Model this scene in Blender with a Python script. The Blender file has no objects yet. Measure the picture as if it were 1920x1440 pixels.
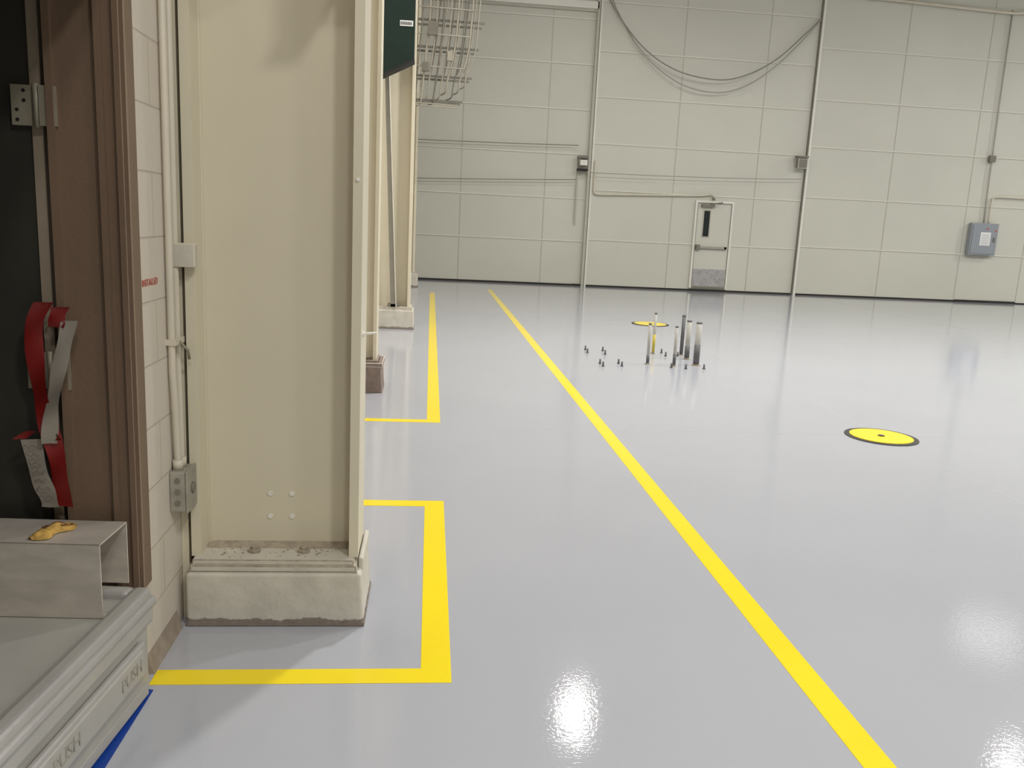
import bpy, bmesh, math, random
from mathutils import Vector, Matrix
random.seed(7)
S=bpy.context.scene
S.view_settings.view_transform='Standard'

# ---------------------------------------------------------------- materials
def srgb(r,g,b):
    def c(v):
        v/=255.0
        return v/12.92 if v<=0.04045 else ((v+0.055)/1.055)**2.4
    return (c(r),c(g),c(b),1)
def mat(name,col,rough=0.5,metal=0.0,var=0.06,scale=6.0,bump=0.0,bscale=60.0,spec=0.5,coat=0.0,stretch=(1,1,1),low=None):
    m=bpy.data.materials.new(name); m.use_nodes=True
    nt=m.node_tree; b=nt.nodes["Principled BSDF"]
    tc=nt.nodes.new("ShaderNodeTexCoord"); mp=nt.nodes.new("ShaderNodeMapping")
    mp.inputs["Scale"].default_value=stretch
    nt.links.new(tc.outputs["Object"],mp.inputs[0])
    n=nt.nodes.new("ShaderNodeTexNoise"); n.inputs["Scale"].default_value=scale; n.inputs["Detail"].default_value=5
    nt.links.new(mp.outputs[0],n.inputs["Vector"])
    r=nt.nodes.new("ShaderNodeValToRGB")
    c=srgb(*col)
    r.color_ramp.elements[0].position=0.3; r.color_ramp.elements[1].position=0.7
    r.color_ramp.elements[0].color=tuple(max(0,v*(1-var)) for v in c[:3])+(1,)
    r.color_ramp.elements[1].color=tuple(min(1,v*(1+var)) for v in c[:3])+(1,)
    nt.links.new(n.outputs["Fac"],r.inputs[0])
    out=r.outputs[0]
    if low:   # (colour, height, raggedness): worn bare band at the foot
        lc,hh,rag=low
        sp=nt.nodes.new("ShaderNodeSeparateXYZ"); nt.links.new(tc.outputs["Object"],sp.inputs[0])
        n3=nt.nodes.new("ShaderNodeTexNoise"); n3.inputs["Scale"].default_value=22; n3.inputs["Detail"].default_value=6
        nt.links.new(tc.outputs["Object"],n3.inputs["Vector"])
        ma=nt.nodes.new("ShaderNodeMath"); ma.operation='MULTIPLY_ADD'; ma.inputs[1].default_value=rag; 
        nt.links.new(n3.outputs["Fac"],ma.inputs[0]); nt.links.new(sp.outputs["Z"],ma.inputs[2])
        mr=nt.nodes.new("ShaderNodeMapRange"); mr.inputs["From Min"].default_value=hh+rag*.5-.002; mr.inputs["From Max"].default_value=hh+rag*.5+.003
        nt.links.new(ma.outputs[0],mr.inputs["Value"])
        mx=nt.nodes.new("ShaderNodeMix"); mx.data_type='RGBA'
        mx.inputs[6].default_value=srgb(*lc); nt.links.new(mr.outputs[0],mx.inputs[0]); nt.links.new(out,mx.inputs[7]); out=mx.outputs[2]
    nt.links.new(out,b.inputs["Base Color"])
    b.inputs["Roughness"].default_value=rough; b.inputs["Metallic"].default_value=metal
    b.inputs["Specular IOR Level"].default_value=spec
    b.inputs["Coat Weight"].default_value=coat
    if bump>0:
        n2=nt.nodes.new("ShaderNodeTexNoise"); n2.inputs["Scale"].default_value=bscale; n2.inputs["Detail"].default_value=3
        nt.links.new(tc.outputs["Object"],n2.inputs["Vector"])
        bp=nt.nodes.new("ShaderNodeBump"); bp.inputs["Strength"].default_value=bump; bp.inputs["Distance"].default_value=0.01
        nt.links.new(n2.outputs["Fac"],bp.inputs["Height"]); nt.links.new(bp.outputs[0],b.inputs["Normal"])
    return m

m_floor=mat("epoxy_floor_grey",(180,182,189),rough=0.06,var=0.02,scale=0.8,bump=0.036,bscale=75,spec=0.65)
m_yel=mat("yellow_line_paint",(255,226,28),rough=0.15,var=0.02,scale=3,bump=0.03,bscale=80)
m_joint=mat("floor_joint_filler",(187,189,195),rough=0.2,var=0.02)
m_panel=mat("hangar_panel_paint",(200,199,186),rough=0.5,var=0.035,scale=0.5)
m_rib=mat("hangar_seam_highlight_and_trim",(222,220,208),rough=0.4,var=0.02)
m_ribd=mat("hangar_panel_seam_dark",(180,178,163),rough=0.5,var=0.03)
m_dark=mat("dark_gap",(40,38,34),rough=0.8,var=0.1)
m_rail=mat("door_edge_steel",(120,116,104),rough=0.5,var=0.1)
m_cream=mat("column_cream_paint",(216,208,185),rough=0.42,var=0.02,scale=3,bump=0.05,bscale=40)
m_cream2=mat("pedestal_cream_paint",(202,197,184),rough=0.6,var=0.09,scale=9,bump=0.8,bscale=11,low=((134,122,112),.028,.05))
m_dirt=mat("pedestal_bare_concrete",(124,113,102),rough=0.85,var=0.3,scale=40,bump=0.7,bscale=60)
m_brownb=mat("pedestal_brown_base",(134,118,108),rough=0.8,var=0.15,scale=20,bump=0.3)
m_dust=mat("dusty_base_plate",(164,152,134),rough=0.85,var=0.25,scale=26,bump=0.8,bscale=60)
m_bolt=mat("bolt_steel",(150,142,125),rough=0.6,var=0.1)
m_white=mat("white_bolt_plug",(228,226,216),rough=0.5)
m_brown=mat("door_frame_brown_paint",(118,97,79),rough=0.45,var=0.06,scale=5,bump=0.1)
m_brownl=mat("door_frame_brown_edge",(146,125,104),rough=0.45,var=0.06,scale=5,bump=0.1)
m_brownd=mat("door_frame_brown_stop",(94,75,60),rough=0.5,var=0.06)  # darker brown of the door stop strip
m_leaf=mat("door_leaf_dark_green",(47,45,37),rough=0.6,var=0.1)
m_leafedge=mat("door_leaf_edge",(150,136,118),rough=0.5,var=0.1)
m_zinc=mat("hinge_zinc",(150,142,124),rough=0.5,metal=0.2,var=0.1)
m_black=mat("black_matte",(20,20,20),rough=0.6)
m_red=mat("red_tape",(118,18,12),rough=0.5,var=0.2)
m_ink=mat("red_ink",(186,96,84),rough=0.8)
m_inkd=mat("dark_ink",(90,92,96),rough=0.8)
m_tapew=mat("white_tape",(140,132,120),rough=0.6,var=0.08)
m_blue=mat("blue_masking_tape",(14,62,150),rough=0.5,var=0.05)
m_conduit=mat("conduit_cream_paint",(208,200,182),rough=0.45,var=0.05)
m_box=mat("junction_box_grey",(160,156,144),rough=0.5,metal=0.1,var=0.15,scale=20)
m_plastic=mat("chest_grey_plastic",(162,159,155),rough=0.32,var=0.06,scale=8,bump=0.1,bscale=50)
m_plastic2=mat("chest_top_dusty",(192,174,158),rough=0.6,var=0.10,scale=14,bump=0.1,bscale=50)
m_plside=mat("chest_side_grey",(170,167,159),rough=0.4,var=0.05,scale=8)
m_steel=mat("galvanized_sheet",(214,205,193),rough=0.5,metal=0.5,var=0.12,scale=9,bump=0.05,stretch=(1,1,3))
m_rag=mat("rag_ochre",(186,148,74),rough=0.8,var=0.4,scale=45,bump=0.5,bscale=80)
m_ragd=mat("rag_brown_stain",(104,66,38),rough=0.8,var=0.3,scale=45)
m_pipe=mat("stub_pipe_steel",(172,170,162),rough=0.45,var=0.1,scale=20)
m_pipek=mat("stub_pipe_dark_wrap",(96,96,96),rough=0.6,var=0.15,scale=30)
m_pipey=mat("stub_pipe_yellow",(196,178,60),rough=0.5,var=0.1)
m_cover=mat("manhole_ring_black",(62,58,54),rough=0.5,var=0.15)
m_green=mat("dark_green_vinyl",(30,46,40),rough=0.6,var=0.08,spec=.2)
m_grey=mat("grey_steel_paint",(158,155,144),rough=0.45,var=0.06)
m_rack=mat("rack_conduit_grey",(166,160,144),rough=0.5,var=0.08)
m_greyb=mat("breaker_panel_grey",(144,149,154),rough=0.45,var=0.03)
m_paper=mat("paper_white",(225,225,222),rough=0.7,var=0.02)
m_glass=mat("door_lite_glass",(38,44,42),rough=0.08,var=0.1)
m_kick=mat("kick_plate_steel",(170,168,166),rough=0.4,metal=0.2,var=0.18,scale=14)
m_cable=mat("cable_grey",(136,133,120),rough=0.6)
m_ceil=mat("ceiling_white_deck",(205,204,200),rough=0.8,var=0.03)
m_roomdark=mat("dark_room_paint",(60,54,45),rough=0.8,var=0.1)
m_house=mat("lamp_housing",(170,170,170),rough=0.4,metal=0.6)
m_baseb=mat("wall_base_brown",(160,146,130),rough=0.7,var=0.15,scale=20,bump=0.3)

def block_mat():
    m=bpy.data.materials.new("painted_cinder_block"); m.use_nodes=True
    nt=m.node_tree; b=nt.nodes["Principled BSDF"]
    tc=nt.nodes.new("ShaderNodeTexCoord"); sp=nt.nodes.new("ShaderNodeSeparateXYZ"); cb=nt.nodes.new("ShaderNodeCombineXYZ")
    nt.links.new(tc.outputs["Object"],sp.inputs[0]); nt.links.new(sp.outputs["Y"],cb.inputs["X"]); nt.links.new(sp.outputs["Z"],cb.inputs["Y"])
    br=nt.nodes.new("ShaderNodeTexBrick"); nt.links.new(cb.outputs[0],br.inputs["Vector"])
    br.inputs["Scale"].default_value=1; br.inputs["Brick Width"].default_value=0.4; br.inputs["Row Height"].default_value=0.2
    br.inputs["Mortar Size"].default_value=0.004; br.inputs["Mortar Smooth"].default_value=0.6
    br.inputs["Color1"].default_value=srgb(212,202,187); br.inputs["Color2"].default_value=srgb(216,207,194); br.inputs["Mortar"].default_value=srgb(198,187,172)
    nt.links.new(br.outputs["Color"],b.inputs["Base Color"])
    n=nt.nodes.new("ShaderNodeTexNoise"); n.inputs["Scale"].default_value=70; nt.links.new(tc.outputs["Object"],n.inputs["Vector"])
    mx=nt.nodes.new("ShaderNodeMath"); mx.operation='MULTIPLY_ADD'; mx.inputs[1].default_value=-1.0
    nt.links.new(br.outputs["Fac"],mx.inputs[0])
    ns=nt.nodes.new("ShaderNodeMath"); ns.operation='MULTIPLY'; ns.inputs[1].default_value=0.35
    nt.links.new(n.outputs["Fac"],ns.inputs[0]); nt.links.new(ns.outputs[0],mx.inputs[2])
    bp=nt.nodes.new("ShaderNodeBump"); bp.inputs["Strength"].default_value=0.5; bp.inputs["Distance"].default_value=0.006
    nt.links.new(mx.outputs[0],bp.inputs["Height"]); nt.links.new(bp.outputs[0],b.inputs["Normal"])
    b.inputs["Roughness"].default_value=0.6
    return m
m_block=block_mat()

# ---------------------------------------------------------------- mesh builder
class B:
    def __init__(s,name,loc=(0,0,0)):
        s.name=name; s.bm=bmesh.new(); s.mats=[]; s.loc=Vector(loc)
    def mi(s,m):
        if m not in s.mats: s.mats.append(m)
        return s.mats.index(m)
    def _fin(s,faces,m,smooth=False):
        i=s.mi(m)
        for f in faces: f.material_index=i; f.smooth=smooth
    def box(s,x0,x1,y0,y1,z0,z1,m,bev=0,M=None):
        r=bmesh.ops.create_cube(s.bm,size=1)
        vs=r['verts']
        for v in vs:
            v.co=Vector((x0+(v.co.x+.5)*(x1-x0),y0+(v.co.y+.5)*(y1-y0),z0+(v.co.z+.5)*(z1-z0)))
        fs=set(f for v in vs for f in v.link_faces)
        if bev>0:
            es=list(set(e for v in vs for e in v.link_edges))
            rr=bmesh.ops.bevel(s.bm,geom=es,offset=bev,segments=3,affect='EDGES',profile=.5)
            fs=set(f for f in fs if f.is_valid)|set(rr['faces'])
            vs=list(set(v for f in fs for v in f.verts))
        if M: 
            for v in vs: v.co=M@v.co
        s._fin(fs,m,False); return vs
    def prism(s,pts,m,axis,a0,a1):
        def mk(p,a):
            l=list(p); l.insert(axis,a); return Vector(l)
        v0=[s.bm.verts.new(mk(p,a0)) for p in pts]; v1=[s.bm.verts.new(mk(p,a1)) for p in pts]
        fs=[s.bm.faces.new(v0),s.bm.faces.new(v1[::-1])]
        n=len(pts)
        for i in range(n): fs.append(s.bm.faces.new((v0[i],v0[(i+1)%n],v1[(i+1)%n],v1[i])))
        bmesh.ops.recalc_face_normals(s.bm,faces=fs)
        s._fin(fs,m); return v0+v1
    def cyl(s,p0,p1,r,m,seg=20,r2=None):
        p0=Vector(p0);p1=Vector(p1);d=p1-p0
        rr=bmesh.ops.create_cone(s.bm,cap_ends=True,segments=seg,radius1=r,radius2=r if r2 is None else r2,depth=d.length)
        q=Vector((0,0,1)).rotation_difference(d.normalized())
        for v in rr['verts']: v.co=q@v.co+(p0+p1)/2
        fs=set(f for v in rr['verts'] for f in v.link_faces)
        i=s.mi(m)
        for f in fs: f.material_index=i; f.smooth=len(f.verts)==4
    def tube(s,pts,r,m,seg=10):
        pts=[Vector(p) for p in pts]; n=len(pts); rings=[]
        prev=None
        for i,p in enumerate(pts):
            t=(pts[min(i+1,n-1)]-pts[max(i-1,0)]).normalized()
            if prev is None:
                a=Vector((0,0,1)) if abs(t.z)<.9 else Vector((1,0,0))
                u=t.cross(a).normalized()
            else:
                u=(prev-t*prev.dot(t)).normalized()
            prev=u; w=t.cross(u)
            rings.append([s.bm.verts.new(p+u*r*math.cos(2*math.pi*k/seg)+w*r*math.sin(2*math.pi*k/seg)) for k in range(seg)])
        fs=[]
        for a,b in zip(rings,rings[1:]):
            for k in range(seg): fs.append(s.bm.faces.new((a[k],a[(k+1)%seg],b[(k+1)%seg],b[k])))
        c=[s.bm.faces.new(rings[0][::-1]),s.bm.faces.new(rings[-1])]
        s._fin(fs,m,True); s._fin(c,m)
        bmesh.ops.recalc_face_normals(s.bm,faces=fs+c)
    def ribbon(s,rows,m):
        vs=[[s.bm.verts.new(Vector(p)) for p in r] for r in rows]; fs=[]
        for a,b in zip(vs,vs[1:]):
            for k in range(len(a)-1): fs.append(s.bm.faces.new((a[k],a[k+1],b[k+1],b[k])))
        s._fin(fs,m,True)
    def done(s,bevel=0,M=None,parent=None):
        me=bpy.data.meshes.new(s.name)
        for v in s.bm.verts:
            if M: v.co=M@v.co
            v.co-=s.loc
        s.bm.to_mesh(me); s.bm.free()
        for m in s.mats: me.materials.append(m)
        o=bpy.data.objects.new(s.name,me); S.collection.objects.link(o); o.location=s.loc
        if bevel>0:
            b=o.modifiers.new("bev","BEVEL"); b.width=bevel; b.segments=2; b.limit_method='ANGLE'; b.angle_limit=math.radians(50)
        if parent: o.parent=parent
        return o
def smooth_path(pts,n=8):
    P=[Vector(p) for p in pts]; out=[]
    for i in range(len(P)-1):
        p0=P[max(i-1,0)];p1=P[i];p2=P[i+1];p3=P[min(i+2,len(P)-1)]
        for k in range(n):
            t=k/n
            out.append(.5*((2*p1)+(-p0+p2)*t+(2*p0-5*p1+4*p2-p3)*t*t+(-p0+3*p1-3*p2+p3)*t**3))
    out.append(P[-1]); return out
def text(name,body,size,M,m,ext=0.0006):
    cu=bpy.data.curves.new(name,"FONT"); cu.body=body; cu.size=size; cu.extrude=ext; cu.align_x='CENTER'; cu.align_y='CENTER'
    cu.materials.append(m)
    o=bpy.data.objects.new(name,cu); S.collection.objects.link(o); o.matrix_world=M
    return o

WX=-0.875   # face of left wall
BY=21.15    # back wall
XR,YF,ZC=27,-9,9.0
# ---------------------------------------------------------------- room shell
b=B("floor"); b.box(-4,XR+.2,YF-.2,BY+.6,-.2,0,m_floor); b.done()
b=B("ceiling"); b.box(-4,XR+.2,YF-.2,BY+.6,ZC,ZC+.2,m_ceil); b.done()
b=B("wall_left")
b.box(WX-.19,WX,2.62,BY+.3,0,ZC,m_block)
b.box(WX-.19,WX,2.565,2.62,0,.31,m_block)
b.box(WX-.19,WX,.70,2.62,2.24,ZC,m_block)
b.box(WX-.19,WX,YF,.70,0,ZC,m_block)
b.done()
b=B("wall_right"); b.box(XR,XR+.2,YF,BY+.6,0,ZC,m_panel); b.done()
b=B("wall_front"); b.box(WX-.19,XR,YF-.2,YF,0,ZC,m_panel); b.done()
b=B("wall_utility_room")
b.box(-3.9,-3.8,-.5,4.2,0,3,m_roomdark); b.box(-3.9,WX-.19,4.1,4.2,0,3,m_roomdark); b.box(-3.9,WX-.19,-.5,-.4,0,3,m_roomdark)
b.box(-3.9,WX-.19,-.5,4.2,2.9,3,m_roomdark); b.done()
b=B("baseboard_left")
b.prism([(WX,0),(WX+.02,0),(WX+.010,.03),(WX,.07)],m_baseb,1,2.60,2.92)
b.box(WX,WX+.012,3.31,7.17,0,.03,m_baseb)
b.done()

# ---------------------------------------------------------------- back wall (hangar door leaves)
b=B("wall_back")
yL,yM,yR=BY+.09,BY,BY-.02
XA,XB=3.92,9.40
b.box(WX-.19,XA+.3,yL,yL+.3,0,ZC,m_panel)
b.box(XA,XB,yM,yM+.39,0.03,ZC,m_panel)
b.box(XB+.02,XR,yR,yR+.4,0.03,ZC,m_panel)
b.box(XA-.3,XR,BY+.05,BY+.5,0,.05,m_dark)
def hs(x0,x1,y,zs):
    for z in zs:
        b.box(x0,x1,y-.012,y+.01,z-.010,z+.010,m_rib)  # lighter rib colour paints the light caught along the joint
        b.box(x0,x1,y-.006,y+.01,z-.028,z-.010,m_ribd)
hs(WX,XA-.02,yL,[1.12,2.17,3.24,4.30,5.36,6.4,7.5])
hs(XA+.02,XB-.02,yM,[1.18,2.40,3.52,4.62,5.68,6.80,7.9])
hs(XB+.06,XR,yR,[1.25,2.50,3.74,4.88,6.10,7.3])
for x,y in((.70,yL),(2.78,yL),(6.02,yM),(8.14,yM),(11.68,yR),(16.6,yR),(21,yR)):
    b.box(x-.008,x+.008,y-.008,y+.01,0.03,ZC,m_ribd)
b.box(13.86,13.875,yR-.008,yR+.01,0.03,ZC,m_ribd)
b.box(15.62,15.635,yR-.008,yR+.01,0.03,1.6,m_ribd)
b.box(13.9,15.6,yR-.03,yR,0.0,.06,m_dark)
b.done()
b=B("trim_1")
b.box(XA-.02,XA+.02,yM-.03,yM,0.0,ZC,m_rib)
b.box(XA-.10,XA-.02,yM-.01,yL,0.0,ZC,m_ribd)
b.box(XA-.035,XA-.02,yM-.015,yL,0.0,ZC,m_rail)
b.done()
b=B("trim_2")
b.box(XB-.03,XB+.0,yR-.05,yR+.02,0.0,ZC,m_rail)
b.box(XB+.0,XB+.06,yR-.06,yR+.02,0.0,ZC,m_rib)
b.done()
b=B("trim_3")
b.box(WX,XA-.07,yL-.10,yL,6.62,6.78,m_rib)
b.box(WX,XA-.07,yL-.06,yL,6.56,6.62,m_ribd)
b.box(WX,XA-.07,yL-.02,yL,0,.045,m_dark)
b.box(XA+.03,XB-.04,yM-.008,yM,0,.045,m_dark)
b.box(XB+.07,13.9,yR-.008,yR,0,.045,m_dark)
b.done()

# man door in hangar leaf
b=B("door_1")
dx0,dx1,z0,z1=6.68,7.56,.13,2.22
y=yM
b.box(dx0,dx1,y-.05,y-.001,z0,z1,m_panel)
for a in((dx0-.06,dx0,z0-.05,z1+.06),(dx1,dx1+.06,z0-.05,z1+.06)): b.box(a[0],a[1],y-.065,y-.001,a[2],a[3],m_rib)
b.box(dx0,dx1,y-.065,y-.001,z1,z1+.06,m_rib); b.box(dx0,dx1,y-.07,y-.001,z0-.05,z0,m_rail)
b.box(dx0-.008,dx0+.004,y-.068,y-.05,z0,z1,m_rail); b.box(dx1-.004,dx1+.008,y-.068,y-.05,z0,z1,m_rail)
b.box(dx0,dx1,y-.068,y-.05,z1-.008,z1+.008,m_rail)
b.box(dx0+.15,dx0+.36,y-.058,y-.05,1.36,2.06,m_ribd); b.box(dx0+.18,dx0+.33,y-.062,y-.056,1.39,2.03,m_glass)
b.box(dx0+.01,dx1-.02,y-.055,y-.05,z0+.01,z0+.44,m_kick)
b.box(dx0+.02,dx1-.06,y-.12,y-.09,1.09,1.14,m_grey); b.box(dx0+.02,dx0+.12,y-.13,y-.05,1.05,1.18,m_rail); b.box(dx1-.12,dx1-.06,y-.12,y-.05,1.08,1.15,m_rail)
b.box(dx0+.08,dx0+.42,y-.13,y-.05,z1-.10,z1-.03,m_rail)
b.tube([(dx0+.3,y-.12,z1-.02),(dx0+.5,y-.28,z1+.01),(dx0+.62,y-.08,z1+.03)],.012,m_rail)
b.done()

# conduits on back wall
b=B("wall_conduit")
b.tube(smooth_path([(3.99,yM-.06,3.1),(3.99,yM-.06,2.6),(4.0,yM-.06,2.36),(4.1,yM-.06,2.30),(4.5,yM-.06,2.31)],6)+[Vector((6.5,yM-.06,2.385))]+smooth_path([(6.8,yM-.06,2.40),(6.98,yM-.08,2.44),(7.06,yM-.09,2.40),(7.06,yM-.09,2.31)],6),.022,m_conduit)
b.cyl((7.06,yM-.09,2.36),(7.06,yM-.09,2.30),.035,m_rail)
b.done()
b=B("wall_conduit")
b.tube([(14.28,yR-.06,7.3),(14.30,yR-.06,5),(14.34,yR-.06,2.7),(14.36,yR-.06,2.08)],.017,m_grey)
b.box(14.24,14.40,yR-.11,yR-.03,3.62,3.78,m_rail)
b.done()
b=B("wall_conduit")
b.tube([(16.8,yR-.06,2.76),(15.2,yR-.06,2.76)]+smooth_path([(14.7,yR-.06,2.76),(14.55,yR-.06,2.74),(14.5,yR-.06,2.62),(14.5,yR-.06,2.08)],6),.022,m_conduit); b.done()
b=B("wall_conduit")
b.tube([(XB+.1,yR-.08,7.35),(14.28,yR-.08,7.22),(16.5,yR-.08,7.4)],.035,m_conduit); b.done()
b=B("breaker_panel",(14.35,yR-.1,1.66)); y0=yR-.032
b.box(13.98,14.72,y0-.14,y0,1.25,2.07,m_greyb,bev=.01)
b.box(14.02,14.68,y0-.155,y0-.14,1.29,2.03,m_greyb)
b.box(14.24,14.52,y0-.158,y0-.155,1.50,1.84,m_paper)
b.box(14.62,14.66,y0-.16,y0-.155,1.86,1.91,m_ink); b.box(14.38,14.43,y0-.16,y0-.155,1.91,1.95,m_ink)
b.box(14.60,14.64,y0-.18,y0-.155,1.60,1.72,m_rail)
for i in range(6): b.box(14.27,14.48,y0-.1595,y0-.158,1.54+i*.045,1.547+i*.045,m_inkd)
b.done()
b=B("cable_bracket",(3.7,yL-.1,3))
yb=yL-.035
b.box(3.55,3.80,yb-.2,yb,3.14,3.19,m_rail); b.box(3.60,3.78,yb-.18,yb,2.97,3.1,m_rib); b.box(3.55,3.80,yb-.2,yb,2.84,2.89,m_dark); b.cyl((3.57,yb-.18,2.84),(3.57,yb-.18,3.18),.02,m_rail)
b.box(3.56,3.60,yb-.03,yb,1.55,2.84,m_ribd)
b.done()
b=B("cable_bracket_2",(9.2,yR-.15,3.35))  # same kind of cable bracket as the left one
b.box(9.06,9.35,yR-.24,yR-.07,3.44,3.49,m_rail); b.box(9.1,9.34,yR-.22,yR-.07,3.18,3.42,m_rib,bev=.01); b.done()
def sag(p0,p1,d,n=16):
    p0=Vector(p0);p1=Vector(p1)
    return [p0.lerp(p1,i/n)-Vector((0,0,d*4*(i/n)*(1-i/n))) for i in range(n+1)]
b=B("guy_wire"); b.tube(sag((WX+.01,yL-.15,3.36),(3.54,yL-.15,3.44),.01),.012,m_cable,6); b.done()
b=B("guy_wire"); b.tube(sag((WX+.01,yL-.15,2.44),(3.54,yL-.15,2.62),.01),.012,m_cable,6); b.done()
b=B("guy_wire"); b.tube(sag((3.86,yM-.2,2.80),(9.25,yR-.15,2.92),.03),.008,m_cable,6); b.done()
b=B("hanging_cable")
b.tube(smooth_path([(3.95,yM-.08,7.25),(4.15,yM-.12,6.7),(4.9,yM-.2,5.82),(5.8,yM-.25,5.3),(6.85,yM-.25,5.15),(7.6,yM-.22,5.33),(8.3,yM-.2,5.74),(8.9,yM-.15,6.3),(9.34,yM-.12,6.75)],8),.015,m_cable,8)
b.tube(smooth_path([(4.0,yM-.05,7.25),(4.3,yM-.1,6.55),(5.0,yM-.16,5.62),(5.9,yM-.2,5.02),(6.85,yM-.2,4.86),(7.6,yM-.2,5.08),(8.3,yM-.17,5.58),(8.9,yM-.15,6.20),(9.34,yM-.11,6.72)],8),.013,m_grey,8)  # thinner, greyer second line hanging below the cable
b.done()

# ---------------------------------------------------------------- floor markings
def strip(b,x0,x1,y0,y1,m,z=.0012): b.box(x0,x1,y0,y1,0.0001,z,m)
b=B("floor_line_yellow"); strip(b,1.29,1.39,-6,18.9,m_yel); b.done()
b=B("floor_line_yellow"); strip(b,.008,.11,2.535,4.36,m_yel); strip(b,WX+.022,.008,2.535,2.625,m_yel); strip(b,-.86,.008,4.27,4.36,m_yel); b.done()
b=B("floor_line_yellow"); strip(b,.01,.11,6.15,17.5,m_yel); strip(b,-.86,.01,6.15,6.24,m_yel); b.done()
b=B("floor_joint")
for x in(3.55,9.6): strip(b,x-.006,x+.006,-8,BY-.1,m_joint,.0006)
for yy in(6.08,13.25): strip(b,.115,1.285,yy-.006,yy+.006,m_joint,.0006); strip(b,1.395,24,yy-.006,yy+.006,m_joint,.0006)
b.done()
b=B("blue_masking_tape",(-.84,2,0)) 
b.prism([(-.955,1.30),(-.88,1.30),(-.836,2.11),(-.829,2.505),(-.85,2.51)],m_blue,2,.0002,.0015); b.done()

def manhole(x,y,r):
    b=B("manhole_cover",(x,y,0))
    b.cyl((x,y,.0005),(x,y,.006),r,m_cover,64)
    b.cyl((x,y,.0055),(x,y,.010),r*.86,m_yel,64)
    b.cyl((x,y,.0095),(x,y,.014),.026,m_cover,24); b.cyl((x,y,.013),(x,y,.020),.012,m_bolt,12)
    b.done()
manhole(3.53,6.03,.27); manhole(3.56,13.2,.30)

def stub(x,y,h,r,m=m_pipe,band=None):
    b=B("stub_pipe",(x,y,0))
    b.cyl((x,y,0),(x,y,.010),r*1.6,m_dust,20)
    b.cyl((x,y,.008),(x,y,h),r,m,20)
    if band: b.cyl((x,y,band[0]),(x,y,band[1]),r*1.08,band[2],20)
    b.cyl((x,y,h-.012),(x,y,h+.006),r*1.06,m_pipek,20)
    b.done()
stub(2.76,10.0,.50,.016,m_pipe,(.02,.24,m_pipey))
stub(2.48,9.18,.46,.017,m_pipe,(.02,.10,m_pipek))
stub(2.76,9.09,.45,.017,m_pipe,(.02,.14,m_pipek))
stub(3.10,9.95,.49,.022,m_pipek)
stub(3.075,9.64,.46,.028,m_pipe,(.02,.16,m_pipek))
stub(3.05,9.20,.49,.032,m_pipe,(.02,.24,m_pipek))
b=B("anchor_bolts")
for x,y in((1.94,10.13),(1.92,9.88),(2.15,10.09),(2.12,9.80),(1.92,9.11),(1.92,8.94),(2.14,9.15),(2.14,8.98),(2.89,10.08),(2.87,9.82),(3.03,9.86),(2.85,8.93),(3.07,8.97),(2.7,8.98)):
    b.cyl((x,y,0),(x,y,.055),.010,m_pipek,10); b.cyl((x,y,0.0),(x,y,.012),.017,m_pipek,6)
b.done()

# ---------------------------------------------------------------- steel columns
def column(x0,x1,y0,y1,zb,tf=.036,ped=None,pedh=.21,pedm=m_cream2,lowm=m_dirt,H=ZC):
    yc=(y0+y1)/2
    b=B("steel_column",((x0+x1)/2,yc,0))
    px0,px1,py0,py1=ped
    vs=b.box(px0,px1,py0,py1,0.0,pedh,pedm,bev=.012)
    for v in vs:
        if v.co.z>pedh-.03 and v.co.x>(px0+px1)/2: v.co.x-=.012
    b.box(px0-.001,px1+.003,py0-.004,py1+.004,0,.018,lowm,bev=.005)
    b.box(px0+.012,px1-.03,py0+.012,py1-.015,pedh-.005,zb-.018,m_dust,bev=.006)
    b.box(px0+.02,px1-.04,py0+.02,py1-.025,zb-.02,zb,m_dust,bev=.004)
    b.box(x0,x0+tf,y0,y1,zb-.001,H-.01,m_cream); b.box(x1-tf,x1,y0,y1,zb-.001,H-.01,m_cream)
    b.box(x0+tf,x1-tf,yc-.01,yc+.01,zb-.001,H-.01,m_cream)
    for x in(x0+tf,x1-tf): b.tube([(x,yc-.012,zb),(x,yc-.012,H-.02)],.006,m_cream,8)
    return b,yc
b,yc=column(-.836,-.236,2.985,3.235,.25,ped=(-.846,-.208,2.93,3.29),pedh=.205,tf=.034)
b.box(-.236,-.216,2.99,3.285,.19,.245,m_cream2,bev=.008)
b.box(-.838,-.236,2.936,2.95,.200,.212,m_dirt,bev=.003)
for x,y in((-.62,3.03),(-.44,3.03),(-.62,3.19),(-.44,3.19)):
    b.cyl((x,y,.25),(x,y,.262),.024,m_dust,6); b.cyl((x,y,.26),(x,y,.274),.013,m_dust,12)
for i in range(140):
    x=random.uniform(-.79,-.29); y=random.triangular(2.965,3.10,3.08); r=random.uniform(.001,.004)
    b.cyl((x,y,.249),(x,y,.25+r),r,m_dust,6)
b.prism([(3.06,.2495),(3.102,.2495),(3.102,.266)],m_dust,0,-.80,-.272)
for x in(-.575,-.495):
    for z in(.365,.455): b.cyl((x,yc-.010,z),(x,yc-.0135,z),.010,m_white,14)
b.box(-.868,-.79,2.945,2.985,1.30,1.38,m_cream,bev=.004)
b.cyl((-.238,3.05,1.08),(-.185,3.05,1.085),.005,m_white,8); b.cyl((-.238,3.05,1.08),(-.228,3.05,1.08),.01,m_white,8)
b.cyl((-.253,2.98,1.62),(-.253,2.986,1.62),.007,m_white,10)
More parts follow.
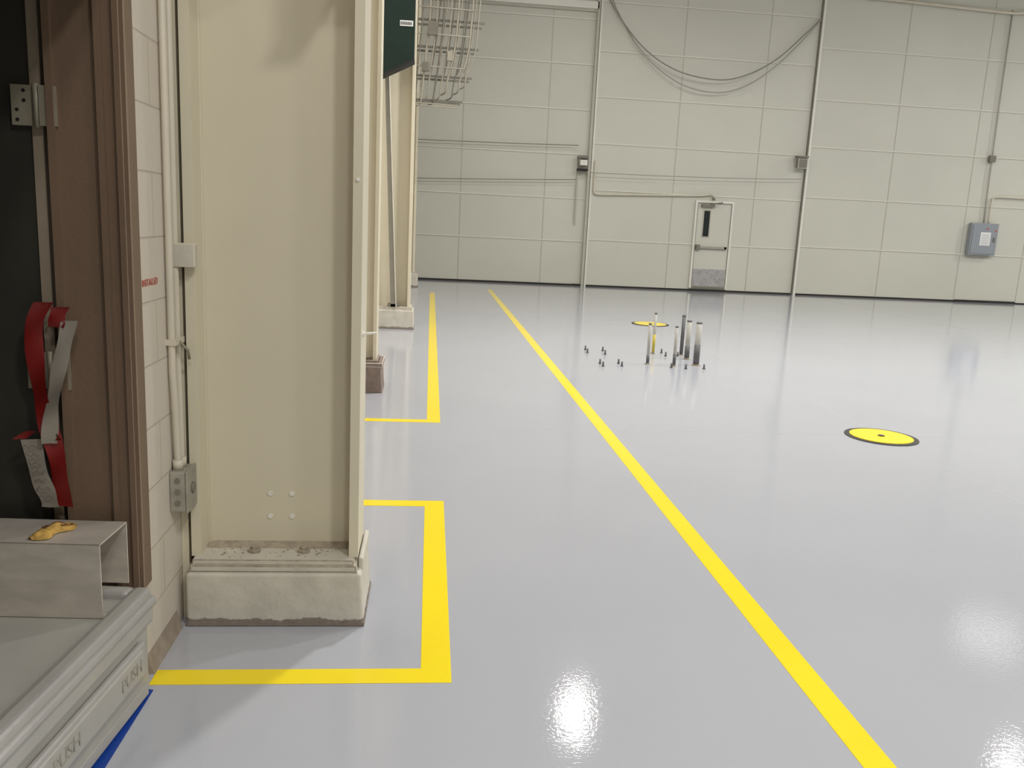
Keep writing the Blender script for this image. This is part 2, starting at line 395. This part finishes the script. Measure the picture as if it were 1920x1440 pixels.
# unseen plates added above the view to cast diagonal shade on the web
b.box(-.26,-.236,2.70,2.99,2.46,3.6,m_cream)
b.box(-.29,-.20,2.70,2.99,2.44,2.46,m_cream)
b.box(-.874,-.849,3.0,3.06,.0,ZC-.02,m_cream)
b.box(-.849,-.838,3.03,3.06,.21,ZC-.02,m_dark)
b.done(bevel=.0025)
b,_=column(-.86,-.44,7.24,7.50,.28,ped=(-.865,-.385,7.18,7.56),pedh=.235,pedm=m_brownb,lowm=m_brownb,tf=.03)
b.box(-.862,-.382,7.178,7.562,.225,.262,m_cream2,bev=.006)
b.done(bevel=.0025)
b,_=column(-.85,-.258,11.55,11.85,.30,ped=(-.86,-.20,11.49,11.95),pedh=.255,lowm=m_cream2,tf=.04)
b.prism([(-.72,4.9),(-.665,4.9),(-.44,.30),(-.52,.30)],m_grey,1,11.515,11.545)
b.prism([(-.675,4.9),(-.665,4.9),(-.44,.30),(-.45,.30)],m_rib,1,11.47,11.515)
b.box(-.56,-.40,11.515,11.66,.30,.34,m_rail)
b.done(bevel=.0025)
b,_=column(-.85,-.34,18.9,19.2,.33,ped=(-.86,-.26,18.8,19.3),pedh=.29,lowm=m_cream2,tf=.05)
b.done(bevel=.0025)
b=B("green_vinyl_banner",(-.5,10.9,4))
b.prism([(-.66,3.22),(-.27,3.42),(-.27,4.9),(-.66,4.9)],m_green,1,11.0,11.22)
b.prism([(-.67,3.195),(-.265,3.40),(-.265,3.43),(-.67,3.225)],m_black,1,10.98,11.24)
b.box(-.45,-.29,10.993,11.0,3.80,3.865,m_paper)
for i in range(7): b.box(-.44+i*.020,-.427+i*.020,10.990,10.993,3.814,3.850,m_inkd)
# hanger straps tying the banner back to the column
for x in(-.60,-.32): b.box(x-.015,x+.015,11.2,11.56,4.7,4.74,m_rail)
b.done()

# overhead conduit rack behind the columns
b=B("overhead_pipe_rack",(0,16,4.4))
yy=16.0; WXi=WX+.005
for i,(xr,z) in enumerate(((.86,4.98),(.76,4.52),(.66,4.02),(.50,3.6))):
    b.box(WXi,xr,yy+.05,yy+.09,z,z+.035,m_rail)
    b.box(WXi,xr-.03,yy+.55,yy+.59,z+.02,z+.055,m_rail)
for k in range(9):
    xb=-.30+k*.125; zb=3.45+.06*(k%3)+.04*k
    r=.012+.005*(k%2)
    b.tube(smooth_path([(xb+.06*k*.25,yy,6.2),(xb+.05,yy,5.2),(xb,yy,4.5),(xb-.05-.012*k,yy,zb+.2),(xb-.08-.012*k,yy+.03,zb),(xb-.18-.012*k,yy+.25,zb-.03)],6),r,m_rack if k%3 else m_rail,8)
for k in range(7):
    xb=-.2+k*.13
    b.tube(smooth_path([(xb+.2,yy+.5,6.2),(xb+.1,yy+.5,5.1),(xb+.02,yy+.5,4.4),(xb-.06,yy+.5,3.9+.05*k)],5),.013,m_rail if k%2 else m_rack,8)
for z in(3.52,3.56,4.2,4.75,5.2): b.tube([(WXi,yy-.03,z),(.42+.14*(z-3.5),yy-.03,z-.02)],.012,m_rack,8)
b.box(-.15,.02,yy-.08,yy,4.72,4.95,m_rail); b.box(.2,.3,yy-.08,yy,4.3,4.46,m_rack); b.box(-.25,-.12,yy-.08,yy,4.1,4.25,m_rail)
b.done()

# ---------------------------------------------------------------- left wall fittings
b=B("wall_conduit",(WX,2.95,1))
for yq,x in((2.900,WX+.015),(2.962,WX+.015)):
    b.tube([(x,yq,4.0),(x,yq,1.05)]+smooth_path([(x,yq,.95),(x+.004,yq+.006*(1 if yq<2.93 else -1),.8),(x+.006,2.933+(-.018 if yq<2.93 else .018),.62)],5),.012,m_conduit,12)
b.box(WX,WX+.034,2.885,2.985,1.04,1.06,m_conduit); b.tube([(WX+.03,2.93,1.05),(WX+.06,2.93,1.02),(WX+.055,2.96,.985)],.005,m_zinc,8)
b.done()
b=B("junction_box",(WX,2.93,.54))
b.box(WX,WX+.055,2.875,2.99,.455,.60,m_box,bev=.006)
b.box(WX+.055,WX+.063,2.872,2.993,.452,.603,m_box,bev=.003)
for z in(.49,.53,.57): b.cyl((WX+.028,2.872,z),(WX+.028,2.876,z),.010,m_rail,12)
for yq in(2.915,2.951): b.cyl((WX+.021,yq,.6),(WX+.021,yq,.635),.018,m_conduit,12)
b.cyl((WX+.063,2.932,.53),(WX+.069,2.932,.53),.02,m_rail,16)
b.done()
text("wall_marking","INSTALLED",.030,Matrix.Translation((WX+.0012,2.745,1.262))@Matrix(((0,0,1,0),(1,0,0,0),(0,1,0,0),(0,0,0,1))),m_ink)

# door frame (brown) : jamb reveal at y=2.6
b=B("door_frame",(-.95,2.6,0))
b.box(WX-.21,WX+.004,2.585,2.62,.31,2.24,m_brown)
b.box(WX-.004,WX+.010,2.57,2.640,.31,2.29,m_brownl,bev=.003)
b.box(WX-.024,WX-.004,2.57,2.59,.31,2.24,m_brownl,bev=.003)
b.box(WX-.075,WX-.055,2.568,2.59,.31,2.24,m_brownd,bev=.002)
b.box(WX-.21,WX-.19,2.57,2.66,0,2.29,m_brown)
b.box(WX-.21,WX+.004,.70,2.59,2.205,2.24,m_brown); b.box(WX,WX+.010,.65,2.57,2.20,2.29,m_brown)
b.box(WX-.21,WX+.004,.70,.735,0,2.24,m_brown); b.box(WX,WX+.010,.66,.75,0,2.2,m_brown)
b.done()
b=B("door_2",(-1.5,2.6,0))
b.box(-2.03,-1.13,2.60,2.645,.012,2.18,m_leaf)
b.box(-1.135,-1.105,2.594,2.645,.012,2.18,m_leafedge)
for zc in(1.76,1.0,.28):
    b.box(-1.185,-1.125,2.588,2.60,zc-.055,zc+.055,m_zinc)
    b.box(-1.105,-1.06,2.574,2.585,zc-.055,zc+.055,m_zinc)
    b.cyl((-1.115,2.584,zc-.06),(-1.115,2.584,zc+.06),.009,m_zinc,14)
    for dz in(-.04,-.013,.013,.04):
        b.cyl((-1.17+.02*(dz>0),2.5865,zc+dz),(-1.17+.02*(dz>0),2.590,zc+dz),.005,m_black,10)
b.cyl((-1.09,2.565,1.16),(-1.09,2.60,1.16),.016,m_zinc,16)
b.done()
# torn barrier tape hanging in doorway
b=B("barrier_tape",(-1.1,2.53,.9))
def rib(cs,w,y0,m,tw=0.3):
    P=smooth_path([(x,y0,z) for x,z in cs],6); rows=[]
    for i,p in enumerate(P):
        a=tw*math.sin(i*.35)
        rows.append([p+Vector((d*w*math.cos(a),d*w*math.sin(a)+.006*math.sin(i*.6+d*3),0)) for d in(-.5,0,.5)])
    b.ribbon(rows,m)
rib([(-1.11,1.21),(-1.14,1.14),(-1.14,1.0),(-1.125,.88),(-1.10,.76),(-1.09,.66),(-1.08,.59)],.050,2.545,m_red)
rib([(-1.035,1.16),(-1.055,1.08),(-1.08,.98),(-1.10,.88),(-1.11,.79)],.042,2.53,m_tapew)
rib([(-1.055,1.20),(-1.065,1.175),(-1.07,1.14)],.045,2.525,m_red)
rib([(-1.20,.80),(-1.16,.825),(-1.11,.82),(-1.09,.80)],.035,2.54,m_red)
rib([(-1.165,.80),(-1.15,.70),(-1.13,.63),(-1.12,.59)],.055,2.54,m_tapew,.1)
for i in range(7):
    z=.78-i*.026; x0=-1.185+i*.006
    pts=[(x0+.008*k,2.530,z+.006*math.sin(k*2.3+i)) for k in range(6)]
    b.tube(pts,.0010,m_inkd,5)
b.done()

# ---------------------------------------------------------------- grey chest with PUSH latches
A=math.radians(5.5)
Mc=Matrix.Translation((-.812,2.525,0))@Matrix.Rotation(-A,4,'Z')
b=B("storage_chest")
W,Lg=.70,1.35
b.box(-W,-.018,-Lg,-.03,0.0,.25,m_plside,bev=.02)
b.box(-W-.01,-.006,-Lg-.01,-.012,.232,.300,m_plastic,bev=.018)
b.box(-W-.015,.0,-Lg-.02,.0,.285,.318,m_plastic,bev=.015)
for a in((-.066,-.012,-Lg,-.012),(-W,-W+.055,-Lg,-.012),(-W+.055,-.066,-.07,-.012),(-W+.055,-.066,-Lg,-Lg+.065)):
    b.box(a[0],a[1],a[2],a[3],.305,.347,m_plastic,bev=.016)
b.box(-W+.04,-.055,-Lg+.05,-.06,.30,.326,m_plastic2,bev=.004)
b.box(-.018,.004,-.86,-.10,.10,.215,m_plastic,bev=.012)
b.box(-.008,.008,-.82,-.13,.115,.20,m_plside,bev=.006)
b.box(-.03,-.012,-Lg+.05,-.06,.012,.05,m_plastic,bev=.003)
chest=b.done(); chest.matrix_world=Mc
T=Matrix(((0,0,1,0),(1,0,0,0),(0,1,0,0),(0,0,0,1)))
for i,yl in enumerate((-.21,-.57)):
    o=text("push_lettering_%d"%(i+1),"PUSH",.055,Mc@Matrix.Translation((.0088,yl,.158))@T,m_box,.0014)
    mw=o.matrix_world.copy(); o.parent=chest; o.matrix_parent_inverse=Mc.inverted(); o.matrix_world=mw
b=B("steel_channel",(-1.2,2.45,.33))
zt,zb_,t=.552,.3265,.004
x0,x1,y0,y1=-1.48,-.905,2.335,2.525
b.box(x0,x1,y0,y1,zt-t,zt,m_steel); b.box(x0,x1-.0,y0,y0+t,zb_,zt,m_steel); b.box(x0,x1,y1-t,y1,zb_+.026,zt,m_steel)
b.box(x0,x1,y0,y0+.03,zb_,zb_+t,m_steel)
b.done(bevel=.0015,M=Matrix.Translation((-.905,2.335,0))@Matrix.Rotation(-.05,4,'Z')@Matrix.Translation((.905,-2.335,0)))
b=B("crumpled_rag",(-1.07,2.47,.553))
n=26;rows=[]
ax=Vector((.07,.13,0)); L_=ax.length; ax.normalize(); px=Vector((ax.y,-ax.x,0))
for i in range(n+1):
    u=i/n; w=.034*math.sin(math.pi*(.06+.80*u**.8))**.8*(1+.25*math.sin(u*9))
    row=[]
    for k in range(9):
        v=k/8-.5
        hgt=.002+.020*math.sin(math.pi*min(1,u*.9+.1))*(1-abs(2*v))**.6+.006*math.sin(13*u+5*v)*math.cos(9*v)*(1-abs(2*v))
        p=Vector((-1.105,2.365,.5525))+ax*(L_*1.0*u)+px*(v*w*2+.006*math.sin(u*11))
        row.append((p.x,p.y,p.z+max(0.001,hgt)))
    rows.append(row)
b.ribbon(rows,m_rag)
b.ribbon([[ (x,y,z+.0025) for x,y,z in r[2:5]] for r in rows[9:22]],m_ragd)
b.ribbon([[ (x,y,z+.0022) for x,y,z in r[5:7]] for r in rows[16:25]],m_ragd)
b.done()

# ---------------------------------------------------------------- high bay lamps
def lamp(x,y,power,z=8.0,size=.4):
    e=bpy.data.objects.new("high_bay_lamp",None); S.collection.objects.link(e); e.location=(x,y,z)
    b=B("reflector",(0,0,0)); R0=max(.29,size*.56)
    b.cyl((0,0,.02),(0,0,.30),R0,m_house,32,r2=.12); b.cyl((0,0,.30),(0,0,.46),.12,m_house,24); b.cyl((0,0,.46),(0,0,ZC-z-.01),.02,m_house,10)
    o=b.done(); o.parent=e
    l=bpy.data.lights.new("lamp","AREA"); l.shape='DISK'; l.size=size; l.energy=power; l.color=(1,.985,.96)
    lo=bpy.data.objects.new("lamp_light",l); S.collection.objects.link(lo); lo.parent=e; lo.location=(0,0,.0)
lamp(3.12,14.9,120,size=.42); lamp(10.9,12.9,30,size=.35); lamp(14.0,18.0,13,size=1.6)
for x,y,p,s in((3.0,9.0,520,.6),(9.5,9.3,570,.6),(17,9.5,580,.6),(3.3,-2.2,270,.8),(1.6,-4.4,160,.8),(10,-2.5,280,.8),(22.5,15.5,540,.6)):  # unseen lamps, mostly added for brightness and kept out of the floor's reflections
    lamp(x,y,p,size=s)
w=bpy.data.worlds.new("World"); S.world=w; w.use_nodes=True
w.node_tree.nodes["Background"].inputs[0].default_value=(.8,.85,.9,1); w.node_tree.nodes["Background"].inputs[1].default_value=.3

# ---------------------------------------------------------------- camera
y_,p_,r_=[math.radians(v) for v in(5.916,10.871,2.773)]
f=Vector((math.sin(y_)*math.cos(p_),math.cos(y_)*math.cos(p_),-math.sin(p_)))
rt=Vector((math.cos(y_),-math.sin(y_),0)); up=rt.cross(f)
r2=rt*math.cos(r_)+up*math.sin(r_); u2=-rt*math.sin(r_)+up*math.cos(r_)
M=Matrix(((r2.x,u2.x,-f.x,0),(r2.y,u2.y,-f.y,0),(r2.z,u2.z,-f.z,1.5),(0,0,0,1)))
c=bpy.data.cameras.new("camera"); c.sensor_width=36; c.lens=1572.8/1920*36; c.clip_start=.02; c.clip_end=200
co=bpy.data.objects.new("camera",c); S.collection.objects.link(co); co.matrix_world=M; S.camera=co
